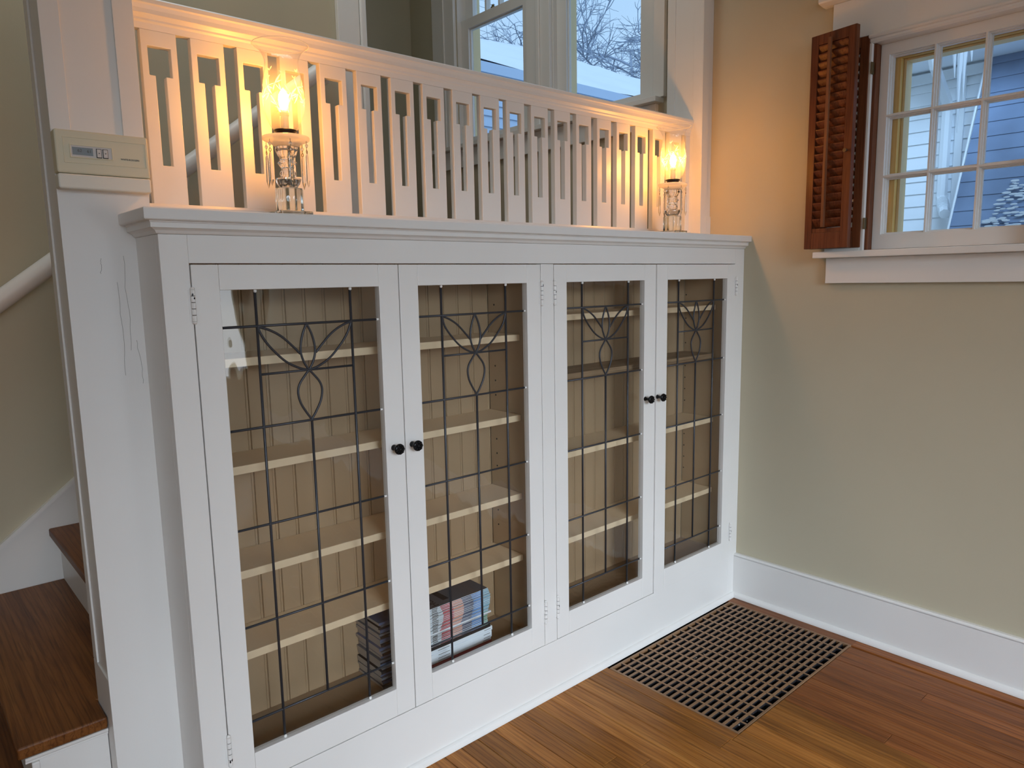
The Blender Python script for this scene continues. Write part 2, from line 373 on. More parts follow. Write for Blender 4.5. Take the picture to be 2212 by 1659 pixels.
# ================================================================== STAIRCASE
TR = .2205; RS = .1705; X1, Z1 = -.347, .345
st = thing('staircase', 'white painted stair with dark oak treads rising behind the bookcase', 'staircase', (-.35, .6, 0))
skirt = [(-1.02, .0), (-1.02, -.002+.495+.786*(-.86+.2518)), (-.86, .495+.786*(-.86+.2518)), (1.0, .495+.786*(1.0+.2518)), (1.0, 0)]
MB().prism(skirt, SY-.012, SY-.0005, 'y').build('skirt_board', M['white'], st)
sl = .786; MB().prism([(-.86, .495+sl*(-.86+.2518)-.013), (-.86, .495+sl*(-.86+.2518)+.003), (1.0, .495+sl*1.2518+.003), (1.0, .495+sl*1.2518-.013)], SY-.019, SY-.0005, 'y').build('skirt_cap', M['white'], st)
for k in range(-1, 7):
    x = X1+k*TR; z = Z1+k*RS; last = k == 6
    y0 = .192 if k <= 0 else .2815
    xe = x+TR+.035
    b = MB()
    if k == 0:
        b.prism([(x, y0), (-.1842, y0), (-.1842, .2815), (xe, .2815), (xe, SY-.0125), (x, SY-.0125)], z-.026, z, 'z')
    elif last:
        b.prism([(x, .28), (W-.001, .28), (W-.001, WY-.001), (1.08, WY-.001), (1.08, SY), (.99, SY), (.99, SY-.0125), (x, SY-.0125)], z-.026, z, 'z')
    else: b.box(x, xe, y0, SY-.0125, z-.026, z)
    if last: struct(b.build('floor_landing', M['tread'], bevel=.004))
    else: b.build('tread', M['tread'], st, bevel=.004)
    B('riser', M['white'], st, (x+.026, x+.042, (.2035 if k <= 0 else .2815), SY-.0125, z-RS, z-.0265), 0)
# end panel under the open tread ends
B('end_panel', M['white'], st, (X1+.03, -.1845, .205, .217, .0, Z1-.027), 0)
B('end_panel', M['white'], st, (X1-TR+.03, X1+.028, .205, .217, .0, Z1-RS-.027), 0)
MB().prism([(.1925, .3185), (.205, .3185), (.205, .300), (.1985, .304), (.1985, .308), (.1935, .312)], X1+.012, -.1845, 'x').build('nosing_mould', M['whiteh'], st)
B('corner_bead', M['white'], st, (X1+.022, X1+.036, .195, .2045, Z1-RS+.0, .302), .002)
# handrail on the stair wall
hr = thing('handrail', 'round white handrail sloping up the stair wall behind the balusters', 'handrail', (.2, SY-.06, 1.5))
hx = lambda x: 1.325+.768*(x+.056)
MB().tube([(-.75, 1.08, hx(-.75)), (-.74, 1.08, hx(-.74)), (.93, 1.08, hx(.93)), (.94, 1.08, hx(.94))], .028, 14).build('rail', M['white'], hr, smooth=True)
for x in (-.3, .36, .9):
    MB().tube([(x, SY-.001, hx(x)-.06), (x, 1.095, hx(x)-.058), (x, 1.08, hx(x)-.027)], .007, 8).build('bracket', M['white'], hr, smooth=True)
# stair-wall end casing (white upright beside the landing)
tr = sroot('trim_landing_casing', (1.0, SY-.01, 2)); 
B('casing', M['white'], tr, (.968, 1.06, SY-.022, SY-.0005, 1.37, 3.6), .002)
B('corner_bead', M['white'], tr, (1.062, 1.0885, SY-.03, SY+.018, 1.37, 3.6), .006)

# ================================================================== BOOKCASE
ZT, ZB = 1.30, .1706; XL = -.0535
bc = thing('bookcase', 'white built-in bookcase with four leaded glass doors below the balustrade', 'bookcase', (.97, .1, 0))
F = .02
B('stile', M['white'], bc, (XL, -.0012, 0, F, 0, 1.3556), .001)
B('stile', M['white'], bc, (.938, .9878, 0, F, ZB, ZT), .001)
B('stile', M['white'], bc, (1.9288, W-.0005, 0, F, 0, 1.3556), .001)
B('rail', M['whiteh'], bc, (-.0012, 1.9288, 0, F, ZT+.0013, 1.3556), .0005)
B('rail', M['whiteh'], bc, (-.0012, 1.9288, 0, F, 0, ZB-.001), .0005)
B('side_panel', M['white'], bc, (XL, XL+.018, F, .1475, 0, 1.3556), .0)
MB().prism([(p[0], p[1]+.0005) for p in qr], XL-.0, W-.019, 'x').build('quarter_round', M['whiteh'], bc)
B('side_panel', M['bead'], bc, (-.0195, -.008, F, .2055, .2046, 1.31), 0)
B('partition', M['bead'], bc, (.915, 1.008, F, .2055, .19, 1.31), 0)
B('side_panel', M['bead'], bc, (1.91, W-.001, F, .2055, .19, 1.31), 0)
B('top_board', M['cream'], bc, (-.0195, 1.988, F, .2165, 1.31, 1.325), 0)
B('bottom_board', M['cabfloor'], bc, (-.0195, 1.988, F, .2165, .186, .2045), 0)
# bead-board back: one plank per board, bead beside the groove
def beadplank(x0, w):
    y = .2055; g = .0035
    return MB().prism([(x0, y+g), (x0+.0012, y), (x0+w-.0085, y), (x0+w-.0072, y+.0018), (x0+w-.006, y+.0003), (x0+w-.0028, y), (x0+w-.0012, y+.0012), (x0+w-.0003, y+g), (x0+w-.0003, y+.011), (x0, y+.011)], .2045, 1.31, 'z')
for a, b_, ph in ((-.008, .915, .1751), (1.008, 1.91, 1.128)):
    pw = .0523; k = math.floor((a-ph)/pw)
    while True:
        x0 = ph+k*pw; k += 1
        if x0 >= b_-.0121: break
        u, v = max(x0, a), min(x0+pw, b_)
        if b_-v < .012: v = b_
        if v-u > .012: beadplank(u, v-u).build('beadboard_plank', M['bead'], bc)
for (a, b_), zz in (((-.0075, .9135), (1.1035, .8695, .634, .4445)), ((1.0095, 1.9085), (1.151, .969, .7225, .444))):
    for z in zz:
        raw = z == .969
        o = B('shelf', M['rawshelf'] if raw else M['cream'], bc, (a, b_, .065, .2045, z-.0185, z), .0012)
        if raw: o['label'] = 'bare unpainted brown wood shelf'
hole = MB().lathe([(.0028, 0), (.0028, .002)], n=8); first = None
for x, y0, zz in ((.915, .178, [.5098, .5561, .6963, .7353, .78, .9154, .9597, 1.0036, 1.1402, 1.1857]), (1.91, .198, [.4989, .5451, .5911, .6375, .7726, .8193, .8644, .9107, 1.0016, 1.0972, 1.1879])):
    for z in zz:
        if first is None:
            b = MB(); n = 8
            b.tube([(0, 0, 0), (-.0012, 0, 0)], .0027, 8); first = b.build('peg_hole', M['duct'], bc, at=(x+.0004, y0, z))
        else:
            c = first.copy(); COL.objects.link(c); c.location = (x+.0004, y0, z)
# ---- doors
GT, GB = 1.2484, .244
doors = [(0, .4721, .0535, .4177, 'L', 'R'), (.4721, .9368, .526, .884, 'R', 'L'), (.989, 1.4593, 1.0414, 1.3998, 'L', 'R'), (1.4593, 1.9276, 1.5165, 1.8739, 'R', 'L')]
def knobmesh(x, z):
    b = MB()
    def ring(prof, n=20, rad=None):
        R = []
        for r, y in prof:
            R.append([(x+r*(rad(2*PI*k/n) if rad else 1)*math.cos(2*PI*k/n), y, z+r*(rad(2*PI*k/n) if rad else 1)*math.sin(2*PI*k/n)) for k in range(n)])
        for A, C in zip(R, R[1:]):
            for k in range(n): b.q([A[k], A[(k+1) % n], C[(k+1) % n], C[k]])
        b.q(R[0]); b.q(R[-1])
    ring([(.0075, 0), (.006, -.003), (.0045, -.008), (.0055, -.017), (.0115, -.021), (.0135, -.0245), (.0125, -.028), (.0095, -.0285)])
    for k in range(8):                                     # petals cast in relief
        a = 2*PI*k/8; px, pz = x+.0088*math.cos(a), z+.0088*math.sin(a)
        b.tube([(px-.0028*math.cos(a), -.0285, pz-.0028*math.sin(a)), (px, -.0305, pz), (px+.0028*math.cos(a), -.0285, pz+.0028*math.sin(a))], .0018, 6)
    b.tube([(x, -.028, z), (x, -.031, z)], .0033, 8)
    return b
def hingemesh(x, z0, z1, y=-.0045):
    b = MB(); n = 5; h = (z1-z0-.012)/n; r = .0047
    for k in range(n):
        za = z0+.006+k*h
        b.lathe([(r-.001, za+.0003), (r, za+.001), (r, za+h-.001), (r-.001, za+h-.0003)], (x, y), 10)
    for zz, s in ((z1-.0045, 1), (z0+.0045, -1)):
        b.lathe([(.0022, zz-.003*s), (.0045, zz-.0005*s), (.0045, zz+.001*s), (.0025, zz+.0035*s)][::s], (x, y), 10)
    for k in range(1, n): b.lathe([(r-.0007, z0+.006+k*h-.0007), (r-.0007, z0+.006+k*h+.0007)], (x, y), 10, m=1)
    for k in range(random.choice((1, 2, 2, 3))):           # paint knocked off, dark metal showing
        zq = random.uniform(z0+.012, z1-.016); hq = random.uniform(.003, .009); a = -PI/2+random.uniform(-.5, .7); q = .35
        A = [(x+(r+.0002)*math.cos(a+d), y+(r+.0002)*math.sin(a+d), zz) for d, zz in ((-q, zq), (q*.4, zq-.001), (q, zq+hq*.4), (q*.5, zq+hq), (-q*.6, zq+hq*.8))]
        b.q(A, 1)
    b.box(x-.0075, x-.001, -.0012, -.0001, z0+.007, z1-.007)
    return b
for di, (xa, xb, gl, gr, hinge, ks) in enumerate(doors):
    d = part('door', bc); e = .0011
    yo = {0: 0, 1: -.0006, 2: 0, 3: -.004}[di]            # the last door stands slightly proud
    def sub(mb, n, m, **k): o = mb.build(n, m, d, **k); o.location.y += yo; return o
    sub(MB().box(xa+e, gl, 0, F, ZB+e, ZT-e), 'stile', M['white'], bevel=.0012)
    sub(MB().box(gr, xb-e, 0, F, ZB+e, ZT-e), 'stile', M['white'], bevel=.0012)
    sub(MB().box(gl+.0002, gr-.0002, 0, F, GT, ZT-e), 'rail', M['whiteh'], bevel=.0010)
    sub(MB().box(gl+.0002, gr-.0002, 0, F, ZB+e, GB), 'rail', M['whiteh'], bevel=.0010)
    xl, xr = gl+.0745, gr-.0705; xc = (xl+xr)/2
    yc = .0115
    rows = [GB, .2445+.0, .312, .5285, .745, .9585, 1.0705, 1.1725, GT]; rows = [GB, .312, .5285, .745, .9585, 1.0705, 1.1725, GT]
    # glass pieces between the cames
    def pane(u0, u1, v0, v1): sub(MB().box(u0+.0002, u1-.0002, yc, yc+.0025, v0+.0002, v1-.0002), 'pane', M['oldpane'])
    for j in range(len(rows)-1):
        v0, v1 = rows[j], rows[j+1]
        outer = (v0, v1) if v0 not in (.9585,) else None
        if j == 4: pane(gl, xl, v0, rows[6]); pane(xr, gr, v0, rows[6])
        elif j != 5: pane(gl, xl, v0, v1); pane(xr, gr, v0, v1)
        if 1 <= j <= 3: pane(xl, xc, v0, v1); pane(xc, xr, v0, v1)
        else: pane(xl, xr, v0, v1)
    def came(pts, r=.0030): sub(MB().tube(pts, r, 8), 'lead_came', M['lead'], smooth=True)
    Y = yc-.0012
    for x in (xl, xr): came([(x, Y, GB), (x, Y, GT)])
    came([(xc, Y, .312), (xc, Y, .9585)])
    for z in (.312, .5285, .745, .9585, 1.1725): came([(gl, Y, z), (gr, Y, z)], .0027)
    came([(xl, Y, 1.0705), (xr, Y, 1.0705)], .0025)
    hw = (xr-xl)/2
    for s in (-1, 1):
        U = lambda pts: smoothpath([(xc+s*p[0], Y-.0004, p[1]) for p in pts], 5)
        came(U([(hw, 1.1715), (.083, 1.1625), (.057, 1.1465), (.033, 1.1235), (.0185, 1.1075)]), .0026)
        came(U([(hw-.001, 1.170), (.098, 1.146), (.080, 1.1215), (.052, 1.0935), (.022, 1.0765), (.002, 1.0712)]), .0026)
        came(U([(.0005, 1.171), (.0095, 1.152), (.0155, 1.130), (.0165, 1.1085), (.0105, 1.088), (.0008, 1.0715)]), .0026)
        came(U([(.0005, 1.0705), (.010, 1.0595), (.0235, 1.0420), (.0285, 1.0240), (.0240, 1.0000), (.0110, .9760), (.0025, .9640), (.0005, .9590)]), .0026)
    # white paint blobs where cames meet the frame
    for x in (xl, xr):
        for z in (GB+.003, GT-.003): sub(MB().lathe([(.0012, z-.004), (.0036, z-.002), (.0036, z+.002), (.0012, z+.004)], (x, Y-.0015), 8), 'paint_blob', M['solder'])
    for z in (.312, .5285, .745, .9585, 1.1725): sub(MB().tube([(gr-.006, Y-.0015, z), (gr-.0005, Y-.0015, z)], .0028, 6), 'paint_blob', M['solder'])
    kx = {'R': xb-.031, 'L': xa+.020}[ks] if di < 2 else {'R': xb-.055+.0, 'L': xa+.012}[ks]
    kx = [.4394, .4916, 1.4070, 1.4660][di]; kz = .8625
    sub(knobmesh(kx, kz), 'knob', M['black'], smooth=True, label='round black metal knob')
    hxp = xa-.0002 if hinge == 'L' else xb+.0002
    for z0, z1 in ((1.183, 1.257), (.239, .315)): sub(hingemesh(hxp, z0, z1), 'hinge', [M['white'], M['black']], smooth=False)
# ---- counter slab with moulded edge
ct = thing('countertop', 'white counter ledge with moulded edge on top of the bookcase', 'countertop', (.95, .08, 1.356))
def ringloft(b, prof):
    L = [[(XL-o, .1475, z), (XL-o, -o, z), (W-.0005, -o, z), (W-.0005, .205, z), (XL+.036, .205, z), (XL+.036, .1475, z)] for o, z in prof]
    for A, C in zip(L, L[1:]):
        for k in range(6): b.q([A[k], A[(k+1) % 6], C[(k+1) % 6], C[k]])
    b.q(L[0][::-1]); b.q(L[-1])
b = MB(); ringloft(b, [(.0015, 1.3560), (.0035, 1.3578), (.0062, 1.3622), (.0118, 1.3655), (.0155, 1.3668), (.0155, 1.3755), (.0172, 1.3772), (.0172, 1.3790), (.0265, 1.3796), (.0286, 1.3815), (.0286, 1.3995), (.0268, 1.4017)])
b.build('slab', M['whiteh'], ct, label=None)

# ================================================================== NEWEL, PILASTER, BALUSTRADE
nw = thing('newel_post', 'tall square white panelled post at the foot of the stair, left of the bookcase', 'post', (-.1, .21, 0))
B('shaft', M['white'], nw, (-.179, -.0225, .1515, .28, 0, 2.749), .001)
B('front_board', M['white'], nw, (-.183, -.149, .148, .1515, 1.552, 2.749), .0008)
B('front_board', M['white'], nw, (-.0585, -.0208, .148, .1515, 1.552, 2.749), .0008)
B('front_board', M['white'], nw, (-.183, -.0208, .148, .1515, 0, 1.552), .0008)
B('side_board', M['white'], nw, (-.183, -.179, .246, .28, .447, 2.749), .0008)
B('side_board', M['white'], nw, (-.183, -.179, .1515, .28, 0, .445), .0008)
B('side_board', M['white'], nw, (-.0225, -.0208, .1515, .28, 1.402, 2.749), .0008)
rc = random.Random(21)
for x0, za, zb in ((-.0935, 1.268, 1.08), (-.0775, 1.32, 1.13), (-.121, 1.315, 1.285), (-.068, 1.15, 1.06)):
    pts = []; n = 12; x = x0
    for k in range(n+1): x += rc.uniform(-.0018, .0018); pts.append((x, .1479, za+(zb-za)*k/n))
    MB().tube(pts, .0004, 4).build('paint_crack', M['crack'], nw)
pl = thing('pilaster', 'white half post against the wall at the right end of the balustrade', 'post', (1.96, .23, 1.4))
B('shaft', M['white'], pl, (1.9245, W-.0005, .1515, .309, 1.402, 2.749), .001)
B('front_board', M['white'], pl, (1.921, 1.960, .148, .1515, 1.402, 2.749), .0008)
B('front_board', M['white'], pl, (1.960, W-.0005, .148, .1515, 1.402, 1.484), .0008)
B('side_board', M['white'], pl, (1.921, 1.9245, .1515, .190, 1.402, 2.749), .0006)
B('side_board', M['white'], pl, (1.921, 1.9245, .190, .274, 1.402, 1.8755), .0006)
B('side_board', M['white'], pl, (1.921, 1.9245, .274, .309, 1.402, 2.749), .0006)

bal = thing('balustrade', 'white balustrade of flat balusters with keyhole cutouts above the counter', 'balustrade', (.95, .21, 1.402))
prof = [(.2, 1.7815), (.1985, 1.7935), (.1955, 1.7975), (.1955, 1.8015), (.1905, 1.8085), (.1885, 1.8095), (.1885, 1.8180), (.1865, 1.8255), (.1835, 1.8285), (.1835, 1.8365), (.1870, 1.8400), (.2540, 1.8400), (.2570, 1.8365), (.2570, 1.8260), (.2350, 1.8080), (.2350, 1.7935), (.2190, 1.7815)]
MB().prism(prof, -.0203, 1.9205, 'x').build('top_rail', M['whiteh'], bal)
MB().prism([(.1905, 1.4018), (.1905, 1.4255), (.1935, 1.4312), (.2205, 1.4312), (.2205, 1.4018)], -.0203, 1.9205, 'x').build('bottom_rail', M['whiteh'], bal)
bw = .0708
us = [0, .0128, .0240, .0452, .0578, bw]; vs = [1.4312, 1.5110, 1.6925, 1.7505, 1.7815]
us = [0, .0128, .0247, .0455, .0582, bw]
def bhole(i, j): return (j == 1 and i == 2) or (j == 2 and 1 <= i <= 3)
b0 = MB().plate(us, vs, bhole, .2, .2185, XZ).build('baluster', M['white'], bal, bevel=.0012, at=(.0025, 0, 0))
for k in range(1, 19):
    c = b0.copy(); COL.objects.link(c); c.location.x = .0025+.0996*k
    if c.location.x + bw > 1.92: bpy.data.objects.remove(c)
B('end_strip', M['white'], bal, (1.895, 1.9205, .2, .2185, 1.4312, 1.7815), .001)

# ================================================================== THERMOSTAT
th = thing('thermostat', 'yellowed plastic wall thermostat with small grey display on the white post', 'thermostat', (-.105, .135, 1.5))
def rbox(x0, x1, z0, z1, y0, y1, r=.004, n=4):
    P = []
    for cx_, cz_, a0 in ((x1-r, z1-r, 0), (x0+r, z1-r, PI/2), (x0+r, z0+r, PI), (x1-r, z0+r, 1.5*PI)):
        for k in range(n+1): P.append((cx_+r*math.cos(a0+PI/2*k/n), cz_+r*math.sin(a0+PI/2*k/n)))
    return P, y0, y1
TX0, TX1, TZ0, TZ1 = -.184, -.0235, 1.4425, 1.5495; SEAM = 1.4705
P, y0, y1 = rbox(TX0, TX1, SEAM+.0004, TZ1, .1175, .1478)
MB().prism(P, y0, y1, 'y').build('body', M['thermo'], th, bevel=.003)
P, y0, y1 = rbox(TX0, TX1, TZ0, SEAM-.0004, .1165, .1478)
MB().prism(P, y0, y1, 'y').build('lower_cover', M['thermodoor'], th, bevel=.003)
MB().plate([-.171, -.1700, -.0299, -.0288], [1.4900, 1.4910, 1.5355, 1.5365], lambda i, j: i == 1 and j == 1, .1168, .118, XZ).build('raised_border', M['thermo'], th, bevel=.0004)
MB().plate([-.1610, -.1587, -.0905, -.0880], [1.4995, 1.5018, 1.5218, 1.5240], lambda i, j: i == 1 and j == 1, .1160, .1185, XZ).build('display_bezel', M['thermo'], th, bevel=.0006)
B('display_panel', M['button'], th, (-.1587, -.0905, .1168, .118, 1.5018, 1.5218), 0)
B('display_screen', M['lcd'], th, (-.1565, -.1222, .1164, .117, 1.5050, 1.5190), .0002, label='grey liquid crystal display')
for x in (-.1165, -.1055):
    B('button_rim', M['ink'], th, (x-.0003, x+.0088, .1158, .117, 1.5020, 1.5190), .0004)
    B('button', M['button'], th, (x+.0006, x+.0079, .1146, .117, 1.5032, 1.5180), .0006)
def text(name, s, size, loc, m, parent, rot=(PI/2, 0, 0), align='CENTER', bold=False):
    cu = bpy.data.curves.new(name, 'FONT'); cu.body = s; cu.size = size; cu.extrude = .00012; cu.align_x = align; cu.align_y = 'CENTER'
    if bold: cu.offset = size*.02
    tmp = bpy.data.objects.new(name+'_curve', cu); COL.objects.link(tmp); bpy.context.view_layer.update()
    me = bpy.data.meshes.new_from_object(tmp.evaluated_get(bpy.context.evaluated_depsgraph_get())); bpy.data.objects.remove(tmp)
    me.materials.clear(); me.materials.append(m); me.name = name
    o = link(name, me, parent); o.location = loc; o.rotation_euler = rot
    return o
text('brand_lettering', 'WHITE-RODGERS', .0042, (-.0585, .1172, 1.5035), M['greyink'], th, bold=True)
text('display_digits', '62', .0078, (-.1445, .1162, 1.5130), M['greyink'], th)
text('display_digits', '61', .0078, (-.1285, .1162, 1.5125), M['greyink'], th)
MB().prism([(-.1140, 1.5100), (-.1106, 1.5100), (-.1123, 1.5118)], .1143, .1147, 'y').build('up_arrow', M['ink'], th)
MB().prism([(-.1030, 1.5115), (-.0996, 1.5115), (-.1013, 1.5097)], .1143, .1147, 'y').build('down_arrow', M['ink'], th)

# ================================================================== LAMPS
def make_lamp(loc, label):
    t = thing('hurricane_lamp', label, 'lamp', loc, 'crystal hurricane lamps on the counter'); x, y, z = loc
    P = lambda pr: [(r, z-1.4018+h) for r, h in pr]
    c = (x, y); h = .0375
    b = MB(); rr = .004
    pts = []
    for sx, sy, a0 in ((1, 1, 0), (-1, 1, PI/2), (-1, -1, PI), (1, -1, 1.5*PI)):
        for k in range(4): pts.append((x+sx*(h-rr)+rr*math.cos(a0+PI/2*k/3), y+sy*(h-rr)+rr*math.sin(a0+PI/2*k/3)))
    b.prism(pts, z+.0003, z+.0135, 'z').build('base', M['greenglass'], t, bevel=.0015)
    b = MB(); b.lathe(P([(.0285, 1.4156), (.0300, 1.4175), (.0300, 1.4620), (.0285, 1.4650), (.0240, 1.4660)]), c, 48, rad=lambda a: 1+.045*math.cos(8*a)); b.build('fluted_block', M['greenglass'], t, smooth=True)
    b = MB(); b.lathe(P([(.0120, 1.4664), (.0180, 1.4672), (.0235, 1.4740), (.0270, 1.4845), (.0258, 1.4862), (.0200, 1.4835), (.0145, 1.4870), (.0150, 1.4910), (.0175, 1.4960), (.0160, 1.5010), (.0125, 1.5040), (.0130, 1.5080), (.0190, 1.5165), (.0215, 1.5190), (.0190, 1.5215), (.0150, 1.5250), (.0155, 1.5300), (.0200, 1.5370), (.0240, 1.5460), (.0235, 1.5520), (.0190, 1.5535)]), c, 32, rad=lambda a: 1+.03*math.cos(10*a)); b.build('stem', M['crystal'], t, smooth=True)
    b = MB(); b.lathe(P([(.0022, 1.4664), (.0022, 1.5535)]), c, 8)
    b = MB(); b.lathe(P([(.0190, 1.5538), (.0260, 1.5550), (.0340, 1.5610), (.0460, 1.5655), (.0497, 1.5680), (.0500, 1.5720), (.0485, 1.5745), (.0300, 1.5735), (.0100, 1.5735)]), c, 40); dsc = b.build('disc', M['frost'], t, smooth=True, label='pale opaline glass disc')
    b = MB(); b.lathe(P([(.0205, 1.5738), (.0205, 1.5830), (.0245, 1.5848), (.0245, 1.5880), (.0225, 1.5890), (.0100, 1.5890)]), c, 28); b.build('collar', M['collar'], t, smooth=True, bevel=.0005)
    b = MB(); b.lathe(P([(.0085, 1.5892), (.0085, 1.6180), (.0098, 1.6185), (.0098, 1.6255), (.0075, 1.6262), (.0075, 1.6285)]), c, 18); b.build('candle_sleeve', M['candle'], t, bevel=.0004)
    b = MB(); b.lathe(P([(.0060, 1.6286), (.0092, 1.6330), (.0138, 1.6430), (.0155, 1.6530), (.0145, 1.6640), (.0110, 1.6760), (.0065, 1.6850), (.0025, 1.6925), (0, 1.6945)]), c, 20, cap=False); bu = b.build('bulb', M['bulbglass'], t, smooth=True, label='clear flame shaped bulb')
    b = MB(); b.lathe(P([(0, 1.6320), (.0050, 1.6335), (.0090, 1.6410), (.0108, 1.6510), (.0098, 1.6610), (.0060, 1.6690), (0, 1.6725)]), c, 16); b.build('glowing_filament', M['bulb'], bu, smooth=True)
    # blown shade: one thin wall
    S = smoothpath([(.0242, 1.5892), (.0300, 1.5965), (.0375, 1.6140), (.0425, 1.6380), (.0430, 1.6580), (.0412, 1.6800), (.0378, 1.7040), (.0352, 1.7210), (.0362, 1.7350), (.0420, 1.7485), (.0510, 1.7585), (.0580, 1.7635)], 4)
    b = MB(); b.lathe(P(S), c, 48, cap=False); sh = b.build('shade', M['shade'], t, smooth=True, label='clear etched glass chimney with flared rim')
    b = MB(); n = 48; rz = z-1.4018+1.7637
    ring = [(x+.0581*math.cos(2*PI*k/n), y+.0581*math.sin(2*PI*k/n), rz) for k in range(n+1)]
    b.tube(ring, .0010, 6); b.build('rim', M['rim'], sh, smooth=True)
    # cut floral sprays standing just proud of the glass
    def surf(a, hh, off=.0006):
        for (r0, h0), (r1, h1) in zip(S, S[1:]):
            if h0 <= hh <= h1: r = r0+(r1-r0)*(hh-h0)/(h1-h0); break
        else: r = .04
        return Vector((x+(r+off)*math.cos(a), y+(r+off)*math.sin(a), z-1.4018+hh))
    b = MB()
    def leaf(a0, h0, a1, h1, w):
        n = 5; L = []; R = []
        for k in range(n+1):
            u = k/n; ww = w*math.sin(PI*min(max(u, .02), .98)); a = a0+(a1-a0)*u; hh = h0+(h1-h0)*u; da = (h1-h0); dh = -(a1-a0)*.04; q = math.hypot(da*1, dh) or 1
            L.append(surf(a+ww*da/q/.04, hh+ww*dh/q)); R.append(surf(a-ww*da/q/.04, hh-ww*dh/q))
        for k in range(n): b.q([tuple(L[k]), tuple(L[k+1]), tuple(R[k+1]), tuple(R[k])])
    for sp in range(4):
        a = sp*PI/2+.35
        stem = [(a-.75, 1.622), (a-.45, 1.650), (a-.05, 1.672), (a+.40, 1.676), (a+.70, 1.660), (a+.85, 1.640)]
        for (p, q), (p2, q2) in zip(stem, stem[1:]): leaf(p, q, p2, q2, .0010)
        for (p, q), sgn in zip(stem[1:], (1, -1, 1, -1, 1)):
            leaf(p, q, p+.30, q+.019*sgn, .0018); leaf(p, q, p+.36, q+.007*sgn, .0014); leaf(p, q, p-.10, q-.016*sgn, .0014)
        leaf(a+.1, 1.705, a+.22, 1.712, .0015); leaf(a+.1, 1.703, a-.05, 1.709, .0015)
    b.build('etched_spray', M['etch'], sh)
    # six hanging prisms under the disc
    for k in range(6):
        a = 2*PI*k/6+.28; px, py = x+.0445*math.cos(a), y+.0445*math.sin(a); zt = z-1.4018+1.5635
        pr_ = MB(); w = .0042
        A = [(px+w*math.cos(q), py+w*math.sin(q)) for q in [PI/3*j+a for j in range(6)]]
        lv = [(.35, zt-.0265), (.75, zt-.032), (1.0, zt-.068), (1.1, zt-.082), (0.05, zt-.097)]
        R = [[(px+(q[0]-px)*s_, py+(q[1]-py)*s_, zz) for q in A] for s_, zz in lv]
        for C, D in zip(R, R[1:]):
            for j in range(6): pr_.q([C[j], C[(j+1) % 6], D[(j+1) % 6], D[j]])
        pr_.q(R[0]); pr_.q(R[-1])
        po = pr_.build('prism', M['crystal'], t)
        bd = MB(); bd.lathe([(.0005, zt-.013), (.0030, zt-.011), (.0036, zt-.009), (.0030, zt-.0065), (.0005, zt-.005)], (px, py), 10); bd.build('bead', M['greenglass'], po, smooth=True)
        wv = MB(); wv.tube([(px, py, zt+.001), (px, py, zt-.005)], .0006, 5); wv.tube([(px, py, zt-.013), (px, py, zt-.018)], .0006, 5)
        loop = [(px-.0032*math.sin(a)*math.cos(q), py+.0032*math.cos(a)*math.cos(q), zt-.0215+.0036*math.sin(q)) for q in [2*PI*j/10 for j in range(11)]]
        wv.tube(loop, .0007, 5); wv.build('wire_hook', M['wire'], po)
    return t
make_lamp((.2466, .075, 1.4018), 'lit crystal hurricane lamp before the third baluster, nearer the thermostat')
make_lamp((1.6450, .075, 1.4018), 'lit crystal hurricane lamp at the far counter end, nearer the shuttered window')

# ================================================================== MAGAZINES
ORD = ['first', 'second', 'third', 'fourth', 'fifth', 'sixth', 'seventh', 'eighth', 'ninth', 'tenth', 'eleventh', 'twelfth', 'thirteenth', 'fourteenth', 'fifteenth', 'sixteenth', 'seventeenth', 'eighteenth', 'nineteenth', 'twentieth', 'twenty-first', 'twenty-second', 'twenty-third', 'twenty-fourth']
seg = [plain('spine_'+n, c, .4) for n, c in (('white', (.70, .80, .88)), ('red', (.50, .09, .11)), ('salmon', (.70, .36, .27)), ('navy', (.09, .115, .19)), ('blue', (.14, .34, .72)), ('teal', (.22, .46, .60)), ('pale', (.80, .87, .94)), ('darkred', (.30, .02, .03)), ('blackcover', (.02, .02, .022)), ('greycover', (.13, .14, .16)), ('green', (.16, .38, .28)))]
def magazine(x0, x1, y0, y1, z0, z1, cover, bounds=None, segm=None, paper=None):
    """closed sheaf: spine at the front edge (y0) in printed bands, covers above and below, pages on the other three sides"""
    b = MB(); mats = [cover, paper or M['paper']] + seg
    r = .0008
    xs = [x0]+(bounds or [])+[x1]
    for k in range(len(xs)-1):
        m = 2+(segm[k] if segm else 0)
        if not segm: m = 0
        e_ = 8 if segm and segm[k] else m
        b.q([(xs[k], y0+r, z0), (xs[k+1], y0+r, z0), (xs[k+1], y0, z0+r), (xs[k], y0, z0+r)], e_)
        b.q([(xs[k], y0, z0+r), (xs[k+1], y0, z0+r), (xs[k+1], y0, z1-r), (xs[k], y0, z1-r)], m)
        b.q([(xs[k], y0, z1-r), (xs[k+1], y0, z1-r), (xs[k+1], y0+r, z1), (xs[k], y0+r, z1)], e_)
    b.q([(x0, y0+r, z1)]+[(x, y0+r, z1) for x in xs[1:-1]]+[(x1, y0+r, z1), (x1, y1, z1), (x0, y1, z1)], 0)
    b.q([(x0, y1, z0), (x1, y1, z0), (x1, y0+r, z0)]+[(x, y0+r, z0) for x in xs[1:-1][::-1]]+[(x0, y0+r, z0)], 0)
    b.q([(x0, y0+r, z0), (x0, y0, z0+r), (x0, y0, z1-r), (x0, y0+r, z1), (x0, y1, z1), (x0, y1, z0)], 1)
    b.q([(x1, y0+r, z1), (x1, y0, z1-r), (x1, y0, z0+r), (x1, y0+r, z0), (x1, y1, z0), (x1, y1, z1)], 1)
    b.q([(x0, y1, z1), (x1, y1, z1), (x1, y1, z0), (x0, y1, z0)], 1)
    return b, mats
